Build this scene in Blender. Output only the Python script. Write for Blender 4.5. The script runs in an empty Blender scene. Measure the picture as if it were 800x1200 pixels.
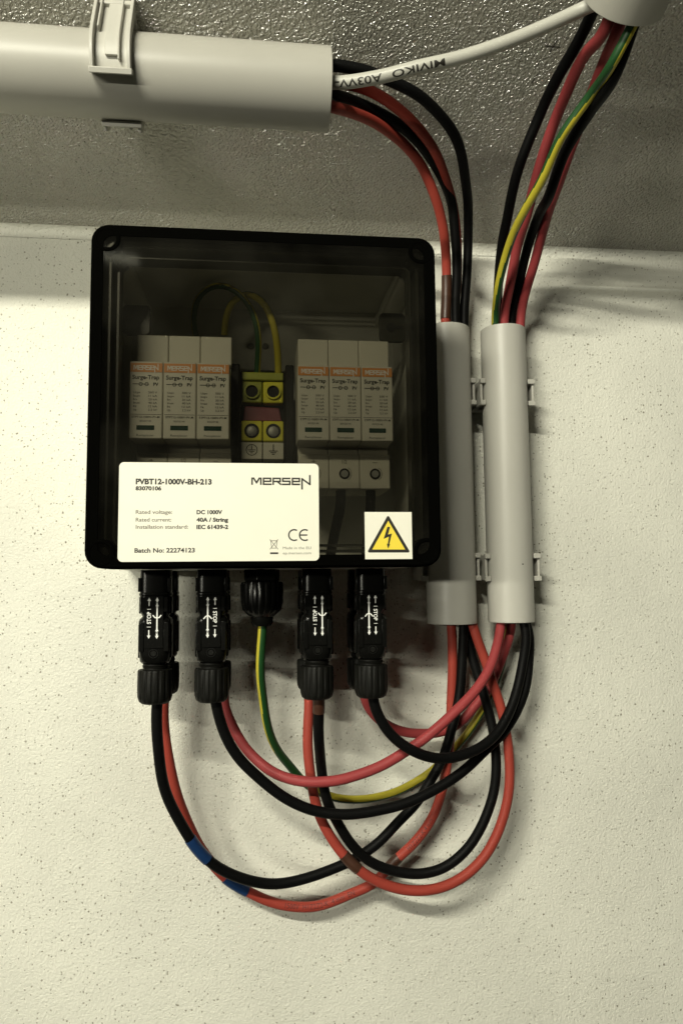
import bpy, math, random
from mathutils import Vector
R = math.radians
scene = bpy.context.scene
Z0 = 1.5            # camera height above the floor, metres

# ---------------------------------------------------------------- camera
YAW, PITCH, ROLL, DIST, FPX = R(6.50), R(5.26), R(-0.546), 492.0, 867.0
Fv = Vector((math.sin(YAW)*math.cos(PITCH), math.cos(YAW)*math.cos(PITCH), math.sin(PITCH)))
R0 = Vector((math.cos(YAW), -math.sin(YAW), 0)); U0 = R0.cross(Fv)
Rv = R0*math.cos(ROLL) + U0*math.sin(ROLL); Uv = -R0*math.sin(ROLL) + U0*math.cos(ROLL)
cd = bpy.data.cameras.new('camera'); cam = bpy.data.objects.new('camera', cd)
scene.collection.objects.link(cam); scene.camera = cam
cd.sensor_fit = 'VERTICAL'; cd.sensor_height = 36; cd.lens = FPX/1200*36
cd.clip_start = 0.01; cd.clip_end = 50
from mathutils import Matrix
m3 = Matrix((Rv, Uv, -Fv)).transposed()
cam.matrix_world = Matrix.Translation((0, -DIST/1000, Z0)) @ m3.to_4x4()

# ---------------------------------------------------------------- world, lamps, exposure
w = bpy.data.worlds.new('World'); scene.world = w; w.use_nodes = True
bg = w.node_tree.nodes['Background']
bg.inputs[0].default_value = (0.95, 1.0, 0.80, 1); bg.inputs[1].default_value = 0.011
scene.view_settings.view_transform = 'Standard'; scene.view_settings.look = 'None'
scene.view_settings.exposure = 0.0; scene.view_settings.gamma = 1
def lamp(name, loc, target, sx, sy, power, col):
    l = bpy.data.lights.new(name, 'AREA'); l.shape = 'RECTANGLE'; l.size = sx; l.size_y = sy
    l.energy = power; l.color = col
    o = bpy.data.objects.new(name, l); scene.collection.objects.link(o)
    o.location = loc
    o.rotation_euler = (Vector(target)-Vector(loc)).to_track_quat('-Z', 'Y').to_euler()
    return o
lamp('tube_lamp', (-0.47, -1.10, Z0+0.640), (-0.03, 0, Z0), 0.50, 0.016, 19.0, (1.0, 0.97, 0.80))
lamp('far_lamp', (-1.45, -1.75, Z0+0.20), (0.0, 0, Z0), 0.9, 0.03, 21.5, (1.0, 0.97, 0.80))

# ---------------------------------------------------------------- helpers (millimetres: x right, t out from wall, z up from camera height)
def W(x, t, z): return Vector((x/1000, -t/1000, Z0+z/1000))
def ray(px, py): return Fv + Rv*((px-400)/FPX) + Uv*((600-py)/FPX)
def P(px, py, t):
    v = ray(px, py); s = (DIST-t)/v.y
    return Vector((v.x*s, t, v.z*s))
CA = math.atan(0.4); CZ = 233.3                # ceiling slope, height where it meets the wall
def ceil_t(px, py):
    v = ray(px, py); s = (CZ+0.4*DIST)/(v.z+0.4*v.y)
    return DIST-v.y*s

def mat(name, col, rough=0.5, spec=0.5, metal=0.0, coat=0.0, bump=None, noise=None, trans=None):
    m = bpy.data.materials.new(name); m.use_nodes = True
    nt = m.node_tree; n = nt.nodes; b = n['Principled BSDF']
    b.inputs['Base Color'].default_value = (*col, 1); b.inputs['Roughness'].default_value = rough
    b.inputs['Specular IOR Level'].default_value = spec; b.inputs['Metallic'].default_value = metal
    b.inputs['Coat Weight'].default_value = coat
    tc = n.new('ShaderNodeTexCoord')
    if noise:   # (scale, amount) slight colour mottling
        nz = n.new('ShaderNodeTexNoise'); nz.inputs['Scale'].default_value = noise[0]; nz.inputs['Detail'].default_value = 5
        nt.links.new(tc.outputs['Object'], nz.inputs['Vector'])
        mr = n.new('ShaderNodeMapRange'); mr.inputs[3].default_value = 1-noise[1]; mr.inputs[4].default_value = 1+noise[1]
        nt.links.new(nz.outputs['Fac'], mr.inputs[0])
        hs = n.new('ShaderNodeHueSaturation'); hs.inputs['Color'].default_value = (*col, 1)
        nt.links.new(mr.outputs[0], hs.inputs['Value']); nt.links.new(hs.outputs[0], b.inputs['Base Color'])
        mr2 = n.new('ShaderNodeMapRange'); mr2.inputs[3].default_value = rough-0.08; mr2.inputs[4].default_value = rough+0.1
        nt.links.new(nz.outputs['Fac'], mr2.inputs[0]); nt.links.new(mr2.outputs[0], b.inputs['Roughness'])
    if bump:    # (scale, strength, distance)
        nz = n.new('ShaderNodeTexNoise'); nz.inputs['Scale'].default_value = bump[0]; nz.inputs['Detail'].default_value = 3
        nt.links.new(tc.outputs['Object'], nz.inputs['Vector'])
        bp = n.new('ShaderNodeBump'); bp.inputs['Strength'].default_value = bump[1]; bp.inputs['Distance'].default_value = bump[2]
        nt.links.new(nz.outputs['Fac'], bp.inputs['Height']); nt.links.new(bp.outputs[0], b.inputs['Normal'])
    return m

def smoked(name, tint, rough=0.06, edge=0.0):
    m = bpy.data.materials.new(name); m.use_nodes = True
    nt = m.node_tree; n = nt.nodes; n.remove(n['Principled BSDF'])
    tr = n.new('ShaderNodeBsdfTransparent'); tr.inputs[0].default_value = (*tint, 1)
    gl = n.new('ShaderNodeBsdfGlossy'); gl.inputs['Roughness'].default_value = rough; gl.inputs['Color'].default_value = (.0022, .0022, .002, 1)
    fr = n.new('ShaderNodeFresnel'); fr.inputs['IOR'].default_value = 1.5
    mx = n.new('ShaderNodeMixShader'); nt.links.new(fr.outputs[0], mx.inputs[0])
    nt.links.new(tr.outputs[0], mx.inputs[1]); nt.links.new(gl.outputs[0], mx.inputs[2])
    tc = n.new('ShaderNodeTexCoord'); nz = n.new('ShaderNodeTexNoise'); nz.inputs['Scale'].default_value = 22; nz.inputs['Detail'].default_value = 6
    nt.links.new(tc.outputs['Object'], nz.inputs['Vector'])
    df = n.new('ShaderNodeBsdfDiffuse'); df.inputs[0].default_value = (.5, .48, .38, 1)      # a film of dust and haze marks
    mr = n.new('ShaderNodeMapRange'); mr.inputs[1].default_value = .42; mr.inputs[2].default_value = .75
    mr.inputs[3].default_value = 0.003; mr.inputs[4].default_value = 0.016
    nt.links.new(nz.outputs['Fac'], mr.inputs[0])
    m2 = n.new('ShaderNodeMixShader'); nt.links.new(mr.outputs[0], m2.inputs[0])
    nt.links.new(mx.outputs[0], m2.inputs[1]); nt.links.new(df.outputs[0], m2.inputs[2])
    nt.links.new(m2.outputs[0], n['Material Output'].inputs[0])
    return m

def wall_mat(name, base, dot, rough, bumps, spec, dots=True):
    m = bpy.data.materials.new(name); m.use_nodes = True
    nt = m.node_tree; n = nt.nodes; L = nt.links; b = n['Principled BSDF']
    tc = n.new('ShaderNodeTexCoord')
    wn = n.new('ShaderNodeTexNoise'); wn.inputs['Scale'].default_value = 260; wn.inputs['Detail'].default_value = 2
    L.new(tc.outputs['Object'], wn.inputs['Vector'])
    mad = n.new('ShaderNodeVectorMath'); mad.operation = 'MULTIPLY_ADD'
    L.new(wn.outputs['Color'], mad.inputs[0]); mad.inputs[1].default_value = (.0022, .0022, .0022); L.new(tc.outputs['Object'], mad.inputs[2])
    def specks(scale, thr, soft, dens):
        v = n.new('ShaderNodeTexVoronoi'); v.inputs['Scale'].default_value = scale
        L.new(mad.outputs[0], v.inputs['Vector'])
        sep = n.new('ShaderNodeSeparateColor'); L.new(v.outputs['Color'], sep.inputs[0])
        # speck size differs per cell; cells under the density threshold get none
        sz = n.new('ShaderNodeMapRange'); sz.inputs[1].default_value = 1-dens; sz.inputs[2].default_value = 1
        sz.inputs[3].default_value = 0; sz.inputs[4].default_value = thr
        L.new(sep.outputs[0], sz.inputs[0])
        sub = n.new('ShaderNodeMath'); sub.operation = 'SUBTRACT'; L.new(sz.outputs[0], sub.inputs[0]); L.new(v.outputs['Distance'], sub.inputs[1])
        mr = n.new('ShaderNodeMapRange'); mr.inputs[1].default_value = 0; mr.inputs[2].default_value = soft
        L.new(sub.outputs[0], mr.inputs[0]); return mr.outputs[0]
    big = n.new('ShaderNodeTexNoise'); big.inputs['Scale'].default_value = 9; big.inputs['Detail'].default_value = 6
    L.new(tc.outputs['Object'], big.inputs['Vector'])
    mrb = n.new('ShaderNodeMapRange'); mrb.inputs[1].default_value = .3; mrb.inputs[2].default_value = .7; mrb.inputs[3].default_value = .89; mrb.inputs[4].default_value = 1.04
    L.new(big.outputs['Fac'], mrb.inputs[0])
    hs = n.new('ShaderNodeHueSaturation'); hs.inputs['Color'].default_value = (*base, 1); L.new(mrb.outputs[0], hs.inputs['Value'])
    s1 = specks(520, .36, .10, .6 if dots else .2); s2 = specks(170, .16, .04, .24 if dots else .08)
    mxx = n.new('ShaderNodeMath'); mxx.operation = 'MAXIMUM'; L.new(s1, mxx.inputs[0]); L.new(s2, mxx.inputs[1])
    pn = n.new('ShaderNodeTexNoise'); pn.inputs['Scale'].default_value = 14; pn.inputs['Detail'].default_value = 3; L.new(tc.outputs['Object'], pn.inputs['Vector'])
    pm = n.new('ShaderNodeMapRange'); pm.inputs[1].default_value = .35; pm.inputs[2].default_value = .65; pm.inputs[3].default_value = .45; pm.inputs[4].default_value = .95
    L.new(pn.outputs['Fac'], pm.inputs[0])
    mf = n.new('ShaderNodeMath'); mf.operation = 'MULTIPLY'; L.new(mxx.outputs[0], mf.inputs[0]); L.new(pm.outputs[0], mf.inputs[1])
    mx = n.new('ShaderNodeMix'); mx.data_type = 'RGBA'; L.new(mf.outputs[0], mx.inputs[0]); L.new(hs.outputs[0], mx.inputs[6]); mx.inputs[7].default_value = (*dot, 1)
    L.new(mx.outputs[2], b.inputs['Base Color'])
    b.inputs['Roughness'].default_value = rough; b.inputs['Specular IOR Level'].default_value = spec
    last = None
    for sc, st, ds in bumps:
        nz = n.new('ShaderNodeTexNoise'); nz.inputs['Scale'].default_value = sc; nz.inputs['Detail'].default_value = 2.5
        L.new(tc.outputs['Object'], nz.inputs['Vector'])
        bp = n.new('ShaderNodeBump'); bp.inputs['Strength'].default_value = st; bp.inputs['Distance'].default_value = ds
        L.new(nz.outputs['Fac'], bp.inputs['Height'])
        if last: L.new(last, bp.inputs['Normal'])
        last = bp.outputs[0]
    if not dots:    # droplets of gloss paint catch the lamp
        v = n.new('ShaderNodeTexVoronoi'); v.inputs['Scale'].default_value = 720; v.feature = 'SMOOTH_F1'
        L.new(mad.outputs[0], v.inputs['Vector'])
        bq = n.new('ShaderNodeBump'); bq.invert = True; bq.inputs['Strength'].default_value = .8; bq.inputs['Distance'].default_value = .0019
        L.new(v.outputs['Distance'], bq.inputs['Height']); L.new(last, bq.inputs['Normal']); last = bq.outputs[0]
    bp = n.new('ShaderNodeBump'); bp.invert = True; bp.inputs['Strength'].default_value = .5; bp.inputs['Distance'].default_value = .0004
    L.new(mf.outputs[0], bp.inputs['Height']); L.new(last, bp.inputs['Normal'])
    L.new(bp.outputs[0], b.inputs['Normal'])
    return m

M = {
 'wall': wall_mat('wall_paint', (.745, .74, .66), (.20, .18, .13), .6, [(75, .25, .002), (560, .6, .0009), (1100, .6, .0006)], .3),
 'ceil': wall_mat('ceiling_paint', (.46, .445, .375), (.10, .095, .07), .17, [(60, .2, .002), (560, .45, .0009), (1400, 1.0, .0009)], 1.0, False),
 'grey': mat('grey_plastic', (.45, .44, .395), .42, .4, noise=(30, .05), bump=(700, .08, .0002)),
 'conduit': mat('conduit_plastic', (.46, .45, .405), .4, .4, noise=(16, .08), bump=(300, .06, .0002)),
 'bigpipe': mat('dimmed_conduit_plastic', (.37, .36, .32), .4, .4, noise=(16, .08), bump=(300, .06, .0002)),  # darker copy of the conduit plastic; weaker light up there put into its colour
 'box_grey': mat('enclosure_plastic', (.62, .62, .57), .5, .4, noise=(25, .06)),
 'black': mat('black_plastic', (.004, .004, .0035), .26, .25, bump=(1500, .12, .0001)),
 'blackm': mat('matt_black_plastic', (.006, .006, .005), .5, .13, bump=(1200, .2, .0002)),
 'rim': mat('dark_lid_edge', (.0015, .0015, .0012), .25, 0.0),
 'rim2': mat('inner_lid_wall', (.035, .035, .028), .3, .3),
 'pane': smoked('smoked_pane', (.66, .65, .61), .06),
 'label': mat('label_paper', (.80, .785, .68), .4, .3, noise=(40, .02)),
 'ink': mat('black_ink', (.018, .016, .012), .5),
 'inkgrey': mat('grey_ink', (.12, .11, .08), .6),
 'yellow': mat('warning_yellow', (.82, .64, .06), .45),
 'white': mat('white_print', (.85, .85, .82), .5),
 'module': mat('module_plastic', (.58, .56, .48), .45, noise=(60, .04)),
 'cart': mat('cartridge_plastic', (.66, .64, .56), .42, noise=(60, .04)),
 'orange': mat('orange_band', (.70, .27, .06), .45),
 'lcd': mat('status_window', (.012, .045, .030), .2),
 'metal': mat('screw_metal', (.30, .30, .28), .5, metal=.6, noise=(300, .2)),
 'tyel': mat('terminal_yellow', (.70, .66, .03), .4, noise=(120, .15)),
 'tgrn': mat('terminal_green', (.33, .36, .03), .4, noise=(120, .2)),
 'tred': mat('terminal_red', (.20, .05, .07), .35, noise=(150, .2)),
 'cblack': mat('black_cable', (.004, .004, .004), .5, .08, bump=(900, .25, .0002), noise=(60, .25)),
 'cred': mat('red_cable', (.30, .045, .031), .5, .18, bump=(900, .15, .0002), noise=(45, .10)),
 'cpink': mat('faded_red_cable', (.29, .045, .047), .5, .18, bump=(900, .15, .0002), noise=(45, .10)),
 'cgreen': mat('green_insulation', (.010, .055, .013), .45, .4, noise=(60, .15)),
 'cyellow': mat('yellow_insulation', (.43, .37, .03), .45, .4, noise=(60, .12)),
 'cwhite': mat('white_cable', (.42, .415, .37), .42, .4, noise=(50, .05), bump=(500, .15, .0002)),
 'brown': mat('brown_tape', (.05, .02, .011), .4, noise=(150, .2)),
 'blue': mat('blue_tape', (.007, .03, .10), .4, noise=(150, .15)),
 'redink': mat('dark_red_ink', (.07, .01, .008), .6),
 'pencil': mat('pencil_mark', (.05, .045, .035), .8),
 'cavity': mat('dark_cavity', (.01, .01, .01), .8),
}

class MB:
    def __init__(s): s.v = []; s.f = []; s.m = []
    def add(s, vs, fs, mi=0):
        o = len(s.v); s.v += [Vector(p) for p in vs]; s.f += [[i+o for i in f] for f in fs]; s.m += [mi]*len(fs)
        return s
    def box(s, x0, x1, t0, t1, z0, z1, mi=0):
        vs = [(x, t, z) for x in (x0, x1) for t in (t0, t1) for z in (z0, z1)]
        return s.add(vs, [(0,1,3,2),(4,6,7,5),(0,4,5,1),(2,3,7,6),(0,2,6,4),(1,5,7,3)], mi)
    def rings(s, rings, closed=False, cap=True, mi=0):
        n = len(rings[0]); vs = [p for r in rings for p in r]; fs = []
        k = len(rings)
        for a in range(k if closed else k-1):
            b = (a+1) % k
            for i in range(n):
                j = (i+1) % n; fs.append((a*n+i, a*n+j, b*n+j, b*n+i))
        if cap and not closed: fs += [tuple(range(n))[::-1], tuple(range((k-1)*n, k*n))]
        return s.add(vs, fs, mi)
    def lathe(s, prof, c, ax, seg=32, closed=False, cap=True, mi=0, ribs=0, depth=0, zr=None):
        ax = Vector(ax).normalized(); a = ax.orthogonal().normalized(); b = ax.cross(a); c = Vector(c)
        if ribs: seg = ribs*6
        rs = []
        for r, h in prof:
            ring = []
            for i in range(seg):
                q = 2*math.pi*i/seg; rr = r
                if ribs and zr and zr[0] <= h <= zr[1] and (i % 6) in (0, 1): rr = r-depth
                ring.append(c+ax*h+(a*math.cos(q)+b*math.sin(q))*rr)
            rs.append(ring)
        return s.rings(rs, closed, cap, mi)
    def prism(s, outline, t0, t1, mi=0):
        return s.rings([[Vector((x, t0, z)) for x, z in outline], [Vector((x, t1, z)) for x, z in outline]], mi=mi)
    def build(s, name, mats, parent=None, org=None, bevel=0, smooth=True, ang=0.6):
        me = bpy.data.meshes.new(name)
        o0 = W(*org) if org is not None else Vector((0, 0, 0))
        if org is None and parent is not None:
            p = parent
            while p.parent: p = p.parent
            o0 = Vector(p.location)
        vs = [W(*p)-o0 for p in s.v]
        me.from_pydata(vs, [], s.f)
        ml = mats if isinstance(mats, (list, tuple)) else [mats]
        for m in ml: me.materials.append(M[m])
        for p, i in zip(me.polygons, s.m): p.material_index = i; p.use_smooth = smooth
        import bmesh
        bm = bmesh.new(); bm.from_mesh(me); name == "wall" and bmesh.ops.remove_doubles(bm, verts=bm.verts, dist=1e-5); bmesh.ops.recalc_face_normals(bm, faces=bm.faces); bm.to_mesh(me); bm.free()
        me.validate(); me.update()
        if smooth: me.set_sharp_from_angle(angle=ang)
        o = bpy.data.objects.new(name, me); scene.collection.objects.link(o)
        if parent is not None: o.parent = parent
        elif org is not None: o.location = o0
        if bevel:
            b = o.modifiers.new('bevel', 'BEVEL'); b.width = bevel/1000; b.segments = 2; b.limit_method = 'ANGLE'; b.angle_limit = R(40)
        return o
def tag(o, label=None, cat=None, group=None, kind=None):
    if label: o['label'] = label
    if cat: o['category'] = cat
    if group: o['group'] = group
    if kind: o['kind'] = kind
    return o
def empty(name, x, t, z, label, cat, group=None):
    o = bpy.data.objects.new(name, None); scene.collection.objects.link(o)
    o.location = W(x, t, z); o.empty_display_size = .01
    return tag(o, label, cat, group)
def copy_tree(o, parent=None):
    c = o.copy(); scene.collection.objects.link(c); c.parent = parent
    for ch in [k for k in scene.objects if k.parent == o]: copy_tree(ch, c)
    return c
def rrect(x0, x1, z0, z1, r, n=6):
    pts = []
    for cx, cz, a0 in ((x1-r, z1-r, 0), (x0+r, z1-r, 90), (x0+r, z0+r, 180), (x1-r, z0+r, 270)):
        for i in range(n+1):
            a = R(a0+90*i/n); pts.append((cx+r*math.cos(a), cz+r*math.sin(a)))
    return pts
def spline(pts, step=1.6):
    pts = [Vector(p) for p in pts]
    p = [pts[0]*2-pts[1]]+pts+[pts[-1]*2-pts[-2]]; out = []
    for i in range(1, len(p)-2):
        p0, p1, p2, p3 = p[i-1:i+3]
        t0 = 0; t1 = t0+max((p1-p0).length, 1e-6)**.5; t2 = t1+max((p2-p1).length, 1e-6)**.5; t3 = t2+max((p3-p2).length, 1e-6)**.5
        n = max(2, int((p2-p1).length/step))
        for k in range(n):
            t = t1+(t2-t1)*k/n
            A1 = p0*((t1-t)/(t1-t0))+p1*((t-t0)/(t1-t0)); A2 = p1*((t2-t)/(t2-t1))+p2*((t-t1)/(t2-t1)); A3 = p2*((t3-t)/(t3-t2))+p3*((t-t2)/(t3-t2))
            B1 = A1*((t2-t)/(t2-t0))+A2*((t-t0)/(t2-t0)); B2 = A2*((t3-t)/(t3-t1))+A3*((t-t1)/(t3-t1))
            out.append(B1*((t2-t)/(t2-t1))+B2*((t-t1)/(t2-t1)))
    out.append(p[-2])
    for _ in range(3):      # relax small kinks
        out = [out[0]]+[(out[i-1]+out[i]*2+out[i+1])/4 for i in range(1, len(out)-1)]+[out[-1]]
    return out
def frames(path):
    n = len(path); T = [(path[min(i+1, n-1)]-path[max(i-1, 0)]).normalized() for i in range(n)]
    N = T[0].orthogonal().normalized(); fr = []
    for i in range(n):
        N = (N-T[i]*N.dot(T[i])).normalized(); fr.append((path[i], T[i], N, T[i].cross(N)))
    return fr
def tube(mb, path, r, seg=16, mi=0, stripe=None):
    fr = frames(path); rs = []
    for c, T, A, B in fr:
        rs.append([c+(A*math.cos(2*math.pi*k/seg)+B*math.sin(2*math.pi*k/seg))*r for k in range(seg)])
    f0 = len(mb.f); mb.rings(rs, mi=mi)
    if stripe:
        a0, twist, frac = stripe; s = 0
        for i in range(len(rs)-1):
            s += (fr[i+1][0]-fr[i][0]).length
            # angle of each facet measured from the side facing into the room
            ref = Vector((0, .8, -.6)); c, T, A, B = fr[i]
            base = math.atan2(ref.dot(B), ref.dot(A))
            for k in range(seg):
                a = (2*math.pi*(k+.5)/seg-base-a0(s)) % (2*math.pi)
                if a < 2*math.pi*frac: mb.m[f0+i*seg+k] = 1
    return mb

# text: flat mesh (2D verts, faces)
_tc = {}
def text2d(s, bold=0.0):
    if (s, bold) in _tc: return _tc[(s, bold)]
    c = bpy.data.curves.new('lettering', 'FONT'); c.body = s; c.offset = bold; c.resolution_u = 3
    o = bpy.data.objects.new('lettering', c); scene.collection.objects.link(o)
    dg = bpy.context.evaluated_depsgraph_get(); dg.update()
    me = bpy.data.meshes.new_from_object(o.evaluated_get(dg))
    vs = [(v.co.x, v.co.y) for v in me.vertices]; fs = [tuple(p.vertices) for p in me.polygons]
    bpy.data.objects.remove(o); bpy.data.curves.remove(c); bpy.data.meshes.remove(me)
    _tc[(s, bold)] = (vs, fs); return vs, fs
def text_at(mb, s, x0, x1, z, h, t, bold=0.0, mi=0, rot=0):
    """text between x0 and x1, baseline z, capital height h, on the plane at depth t; rot turns it about its centre"""
    vs, fs = text2d(s, bold)
    a = min(v[0] for v in vs); b = max(v[0] for v in vs)
    kx = (x1-x0)/(b-a); kz = h/0.70
    q = [(x0+(v[0]-a)*kx, z+v[1]*kz) for v in vs]
    if rot:
        cx, cz = (x0+x1)/2, z+h/2; c, sn = math.cos(R(rot)), math.sin(R(rot))
        q = [(cx+(x-cx)*c-(y-cz)*sn, cz+(x-cx)*sn+(y-cz)*c) for x, y in q]
    mb.add([(x, t, y) for x, y in q], fs, mi)
def stroke(mb, pts, wd, t, mi=0):
    for a, b in zip(pts, pts[1:]):
        a = Vector(a); b = Vector(b); d = (b-a).normalized(); n = Vector((-d.y, d.x))*wd/2; e = d*wd*.42
        q = [a-e-n, b+e-n, b+e+n, a-e+n]; mb.add([(p.x, t, p.y) for p in q], [(0, 1, 2, 3)], mi)
        t += .004
def poly(mb, pts, t, mi=0): mb.add([(x, t, z) for x, z in pts], [tuple(range(len(pts)))], mi)
def arc(cx, cz, r, a0, a1, n=16): return [(cx+r*math.cos(R(a0+(a1-a0)*i/n)), cz+r*math.sin(R(a0+(a1-a0)*i/n))) for i in range(n+1)]
def ringflat(mb, cx, cz, r, wd, t, a0=0, a1=360, n=28, mi=0):
    o = arc(cx, cz, r+wd/2, a0, a1, n); i_ = arc(cx, cz, r-wd/2, a0, a1, n)
    vs = [(x, t, z) for x, z in o+i_]; mb.add(vs, [(k, k+1, n+1+k+1, n+1+k) for k in range(n)], mi)
LOGO = [[(0, 0), (0, 1), (.18, 1), (.5, .25), (.82, 1), (1, 1), (1, 0)],
        [(1.3, .5), (2.1, .5), (2.1, 1), (1.3, 1), (1.3, 0), (2.15, 0)],
        [(2.4, 0), (2.4, 1), (3.2, 1), (3.2, .48), (2.45, .48)], [(2.85, .48), (3.25, 0)],
        [(4.3, 1), (3.5, 1), (3.5, .52), (4.3, .52), (4.3, 0), (3.45, 0)],
        [(4.6, .5), (5.4, .5), (5.4, 1), (4.6, 1), (4.6, 0), (5.4, 0)],
        [(5.7, -.75), (5.7, .95), (6.6, 0), (6.6, 1.5)]]
def logo(mb, x0, x1, z, h, t, wd, mi=0):
    for st in LOGO: stroke(mb, [(x0+(x1-x0)*a/6.6, z+b*h) for a, b in st], wd, t, mi); t += .002
def wrap_text(mb, path, r, s, size, s0, squash=.8, off=.12, bold=.02, mi=0, roll=0, width=None):
    vs, fs = text2d(s, bold); L = [0]
    import bmesh
    bm = bmesh.new(); bv = [bm.verts.new((x, y, 0)) for x, y in vs]
    for f in fs:
        try: bm.faces.new([bv[i] for i in f])
        except ValueError: pass
    bmesh.ops.triangulate(bm, faces=bm.faces)
    for _ in range(4):
        ed = [e for e in bm.edges if e.calc_length() > .14]
        if not ed: break
        bmesh.ops.subdivide_edges(bm, edges=ed, cuts=1); bmesh.ops.triangulate(bm, faces=bm.faces)
    bm.verts.index_update(); vs = [(v.co.x, v.co.y) for v in bm.verts]; fs = [[v.index for v in f.verts] for f in bm.faces]; bm.free()
    if width: squash = width/(max(v[0] for v in vs)-min(v[0] for v in vs))/size
    for a, b in zip(path, path[1:]): L.append(L[-1]+(b-a).length)
    cam_p = Vector((0, DIST, 0)); out = []
    import bisect
    for x, y in vs:
        q = s0+x*size*squash; i = min(max(bisect.bisect(L, q)-1, 0), len(path)-2)
        f = (q-L[i])/(L[i+1]-L[i]); c = path[i].lerp(path[i+1], f)
        T = (path[min(i+2, len(path)-1)]-path[max(i-1, 0)]).normalized()
        # coordinates here are (x, t, z) with t mirrored against world y, so handedness is flipped
        V = (cam_p-c); B = (V-T*V.dot(T)).normalized(); Up = -(B.cross(T))
        a = ((y-.35)*size)/r+roll
        out.append(c+(B*math.cos(a)+Up*math.sin(a))*(r+off))
    mb.add(out, fs, mi)

# ================================================================ the setting
def wall_profile():
    rad = 8; ang = math.pi/2+CA                   # inside angle between wall and ceiling
    tl = rad/math.tan(ang/2)
    c = Vector((rad, CZ-tl)); pts = []             # (t, z)
    n = 10
    for i in range(n+1):
        a = math.pi-(math.pi-ang)*i/n              # from facing the wall up to facing the ceiling
        pts.append((c.x+rad*math.cos(a), c.y+rad*math.sin(a)))
    return pts
cove = wall_profile()
XW = 1300
# the wall sheet has a pressed ridge at the right, just under the cove
def ridge(x, z):
    f = min(1, max(0, (x-176)/45)); f = f*f*(3-2*f)
    return f*(4.2*math.exp(-((z-205.5)/2.8)**2)+2.4*math.exp(-((z-217)/3.0)**2)+3.0/(1+math.exp(-max(-60, min(60, (z-203)/1.2)))))
xs = [-XW, -400]+list(range(-200, 420, 10))+[600, XW]
zs = [-1500, -600, -200, 0, 100, 170]+list(range(190, 225, 1))+[cove[0][1]]
g = MB(); vs = [(x, max(0, 0)+ridge(x, z), z) for z in zs for x in xs]; nx = len(xs)
g.add(vs, [(j*nx+i, j*nx+i+1, (j+1)*nx+i+1, (j+1)*nx+i) for j in range(len(zs)-1) for i in range(nx-1)])
for a, b in zip(cove, cove[1:]):
    g.add([(x, t, z) for t, z in (a, b) for x in (-XW, XW)], [(0, 1, 3, 2)])
tag(g.build('wall', 'wall', smooth=True, ang=3), kind='structure')
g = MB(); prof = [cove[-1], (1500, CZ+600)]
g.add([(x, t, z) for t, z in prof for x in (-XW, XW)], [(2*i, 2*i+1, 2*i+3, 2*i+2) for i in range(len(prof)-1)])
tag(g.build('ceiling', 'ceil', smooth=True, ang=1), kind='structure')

# ================================================================ junction box
bx0, bx1, bz0, bz1 = -85.8, 96.2, 6.8, 186.1
box = empty('junction_box', 5, 0, bz0, 'square wall box with smoked clear lid and dark rim holding two rows of modules', 'junction box')
g = MB()
o1 = rrect(bx0+.4, bx1-.4, bz0+.3, bz1-.4, 8); i1 = rrect(bx0+4, bx1-4, bz0+4, bz1-4, 5)
def lv(o, t): return [Vector((x, t, z)) for x, z in o]
g.rings([lv(i1, 4), lv(i1, 86), lv(o1, 86), lv(o1, .3)], cap=True)
g.build('body', 'box_grey', box)
# lid: side shell, inner tongue, pane
g = MB(); o2 = rrect(bx0, bx1, bz0, bz1, 9); o3 = rrect(bx0+1, bx1-1, bz0+1, bz1-1, 8.5); i2 = rrect(bx0+6.3, bx1-6.3, bz0+6.3, bz1-6.3, 5)
g.rings([lv(o2, 86.3), lv(o2, 109.6), lv(o3, 110.8), lv(i2, 110.8), lv(i2, 86.3)], closed=True, cap=False)
lid = g.build('lid', 'rim', box)
g = MB(); g.prism(rrect(bx0+6.4, bx1-6.4, bz0+6.4, bz1-6.4, 5), 107.6, 110.5)
g.build('pane', 'pane', lid, smooth=False)
g = MB()
for off, t0, t1 in ((8.2, 88, 104), (11.4, 87, 98)):
    a = rrect(bx0+off, bx1-off, bz0+off, bz1-off, 4); b = rrect(bx0+off+1.1, bx1-off-1.1, bz0+off+1.1, bz1-off-1.1, 3.5)
    g.rings([lv(a, t0), lv(a, t1), lv(b, t1), lv(b, t0)], closed=True, cap=False)
g.build('sealing_rib', 'rim2', lid)
g0 = None
for cx, cz in ((bx0+8, bz1-8), (bx1-8, bz1-8), (bx0+8, bz0+8), (bx1-8, bz0+8)):
    g = MB(); g.lathe([(6.9, -22), (6.9, -.2), (6.6, .1), (5.2, .1), (4.7, -.4), (4.7, -7), (0.01, -7)], (cx, 110.9, cz), (0, 1, 0), 36)
    boss = g.build('screw_boss', 'rim', lid)
    g = MB(); g.lathe([(3.6, -6.8), (3.6, -4.6), (3.0, -3.8), (.01, -3.8)], (cx, 110.9, cz), (0, 1, 0), 24)
    g.box(cx-2.4, cx+2.4, 107.15, 107.4, cz-.4, cz+.4)
    g.build('screw', 'black', boss)
for cx, cz, s in ((-70, 152, 1), (81, 152, -1)):
    g = MB(); g.prism(rrect(cx-8, cx+8, cz-9, cz+9, 3), 60, 63)
    pl = g.build('mounting_flange', 'rim2', box, bevel=.6)
    g = MB(); g.lathe([(2.8, 0), (2.8, .3)], (cx+s*1, 63.1, cz), (0, 1, 0), 20); g.box(cx-6 if s > 0 else cx, cx if s > 0 else cx+6, 63.1, 63.3, cz-1, cz+1)
    g.build('keyhole', 'cavity', pl)
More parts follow.
